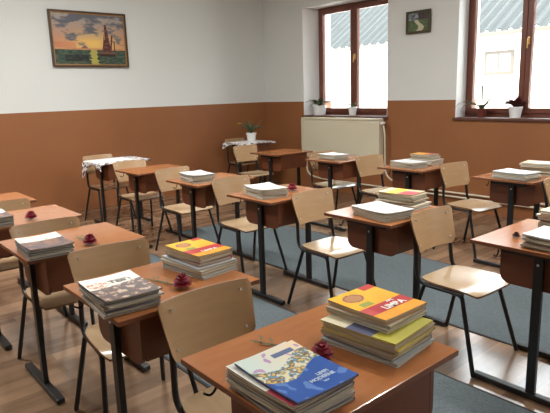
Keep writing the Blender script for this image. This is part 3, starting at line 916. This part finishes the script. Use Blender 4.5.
b = bmesh.new(); tube(b, [(0, 0, .09), (.004, 0, .2), (-.004, .004, .36)], .006, 6, r2=.011); obj('flower_spike', b, M['stem'], t, smooth=True)
t = plant('potted_violet', (-2.93, SY - .02, ZS), (.055, .072, .12, 'pot'), 'white pot with dark red bushy leaves on the right sill', rl(26, .08, .20, .5, 2.2, 12), 'darkleaf', .075)

# ---------------------------------------------------------------- radiator and pipes
t = thing('radiator', 'large cream panel radiator under the left window', 'radiator', (-5.355, 5.77, .50))
b = bmesh.new(); bx(b, -.725, -.035, 0, .725, .05, .56, .008)
obj('panel', b, M['cream'], t)
b = bmesh.new(); bx(b, -.735, -.045, .561, .735, .06, .585, .005)
for i in range(28):
    x = -.71 + 1.42 * i / 28; bx(b, x, -.03, .585, x + .012, .045, .589)
obj('top_grille', b, M['cream'], t)
for s in (-1, 1):
    b = bmesh.new(); bx(b, s * .735 - .008, -.042, -.005, s * .735 + .008, .055, .560, .004); obj('side_cover', b, M['cream'], t)
b = bmesh.new(); bx(b, -.4, .051, .1, -.36, .11, .2); bx(b, .36, .051, .1, .40, .11, .2); obj('bracket', b, M['cream'], t)
b = bmesh.new(); tube(b, [(.742, 0, .53), (.80, 0, .53)], .016, 12); tube(b, [(.79, 0, .53), (.79, -.05, .53)], .018, 12); obj('valve', b, M['white'], t, smooth=True)
o = obj('heating_pipe', tube(bmesh.new(), fillet([(-4.575, 5.77, 1.005), (-4.55, 5.77, .90), (-4.55, 5.79, .32), (-4.30, 5.845, .215), (3.1, 5.845, .215)], .12, 8), .011, 10), M['cream'], smooth=True)
tag(o, 'upper white heating pipe dropping from the radiator valve and running right along the wall', 'pipe')
o = obj('heating_pipe', tube(bmesh.new(), fillet([(-6.05, 5.79, .498), (-6.05, 5.79, .22), (-5.8, 5.845, .165), (3.1, 5.845, .165)], .12, 8), .011, 10), M['cream'], smooth=True)
tag(o, 'lower white heating pipe looping from the radiator\'s left foot along the wall', 'pipe')

# ---------------------------------------------------------------- pictures
def picture(name, W, H, fn, nx, ny, fr, m1, m2, loc, rotz, label, tilt=0):
    """local frame: x across, z up, faces -y"""
    t = thing(name, label, 'picture', loc, rotz)
    t.rotation_euler = (tilt, 0, rotz)
    b = bmesh.new()
    for (x0, z0, x1, z1) in ((0, 0, W, fr), (0, H - fr, W, H), (0, fr, fr, H - fr), (W - fr, fr, W, H - fr)): bx(b, x0, -.03, z0, x1, 0, z1, .003)
    obj('frame', b, M[m1], t)
    if m2:
        b = bmesh.new(); g = fr * .55
        for (x0, z0, x1, z1) in ((fr, fr, W - fr, fr + g), (fr, H - fr - g, W - fr, H - fr), (fr, fr + g, fr + g, H - fr - g), (W - fr - g, fr + g, W - fr, H - fr - g)): bx(b, x0, -.022, z0, x1, 0, z1)
        obj('inner_slip', b, M[m2], t)
    b = bmesh.new(); la = b.loops.layers.float_color.new('paint')
    V = [[b.verts.new((fr + (W - 2 * fr) * i / nx, -.014, fr + (H - 2 * fr) * j / ny)) for j in range(ny + 1)] for i in range(nx + 1)]
    for i in range(nx):
        for j in range(ny):
            f = b.faces.new([V[i][j], V[i + 1][j], V[i + 1][j + 1], V[i][j + 1]])
            c = lin(fn((i + .5) / nx, (j + .5) / ny))
            for l in f.loops: l[la] = c
    r = bmesh.ops.extrude_face_region(b, geom=b.faces[:])
    for v in r['geom']:
        if isinstance(v, bmesh.types.BMVert): v.co.y = -.004
    obj('canvas', b, M['paint'], t)
    return t

def seascape(u, v):
    n = noise.noise(Vector((u * 5, v * 9, 1.7))); n2 = noise.noise(Vector((u * 16, v * 26, 4)))
    hz = .30
    # ship
    sx = (u - .73); dk = (52, 34, 32)
    if abs(sx) < .135 - .35 * max(0, .27 - v) and .18 < v < .255 + .5 * max(0, abs(sx) - .09): return dk if v < .225 else (112, 76, 56)
    if .26 < v < .80 and -.045 - .02 * (v < .5) < sx - .02 < .005 + (.80 - v) * .10 - .02: return (84, 48, 44) if n2 < .25 else (120, 76, 62)
    if .27 < v < .66 and -.075 + (v - .27) * .12 < sx < -.03: return (98, 56, 52)
    if .26 < v < .60 and abs(sx - .045 - (v - .26) * .10) < .012: return (88, 54, 48)
    if .28 < v < .47 and abs(sx - .105) < .008: return (70, 46, 42)
    if v < hz:
        if .14 < u < .46 and .08 < v < .20 and n2 > -.25: return (44, 44, 44)
        if abs(u - .54) < .05 + .02 * n2 * 2: return (166, 158, 82)
        return mixc((48, 68, 60), (78, 92, 74), .5 + n2 * 1.6)
    if v < hz + .03: return mixc((186, 120, 84), (196, 158, 110), .5 + n2)
    if .36 < u < .47 and v < hz + .03 + .06 * (1 - abs(u - .415) / .055): return (120, 92, 96)
    cl = n + .45 * n2 + (v - .62) * 1.5
    d = math.hypot((u - .55) * .9, (v - .42) * 1.4)
    sky = mixc((226, 190, 104), (190, 138, 108), d * 2.1)
    if u < .3 and v < .45: sky = mixc(sky, (188, 108, 84), .4)
    if v > .5: sky = mixc(sky, (160, 152, 142), (v - .45) * 2.2)
    if cl > .02: return mixc(sky, (98, 100, 108), min(1, (cl - .02) * 2.4))
    return sky
picture('oil_painting', 1.01, .685, seascape, 190, 130, .024, 'frame', 'framein', (XL + .012, 2.475, 1.856), -PI / 2 + PI,
        'framed seascape at sunset with a dark sailing boat hanging on the left wall', 0)
def landscape(u, v):
    n = noise.noise(Vector((u * 6, v * 6, 11))); n2 = noise.noise(Vector((u * 17, v * 17, 5)))
    px = .52 + .12 * math.sin(v * 8)
    if v < .62 and abs(u - px) < .13 * (1.0 - v * .8) + .02: return (188, 186, 160)
    if v > .62: return mixc((150, 158, 168), (70, 76, 74), .5 + n * 2) if u < .5 else mixc((90, 78, 80), (60, 54, 54), .5 + n2)
    return mixc((66, 88, 54), (104, 116, 84), .5 + n2 * 1.6)
picture('small_picture', .345, .262, landscape, 44, 34, .026, 'frame2', None, (-4.30, YF - .012, 2.116), 0,
        'small dark-framed landscape picture hanging between the two windows')
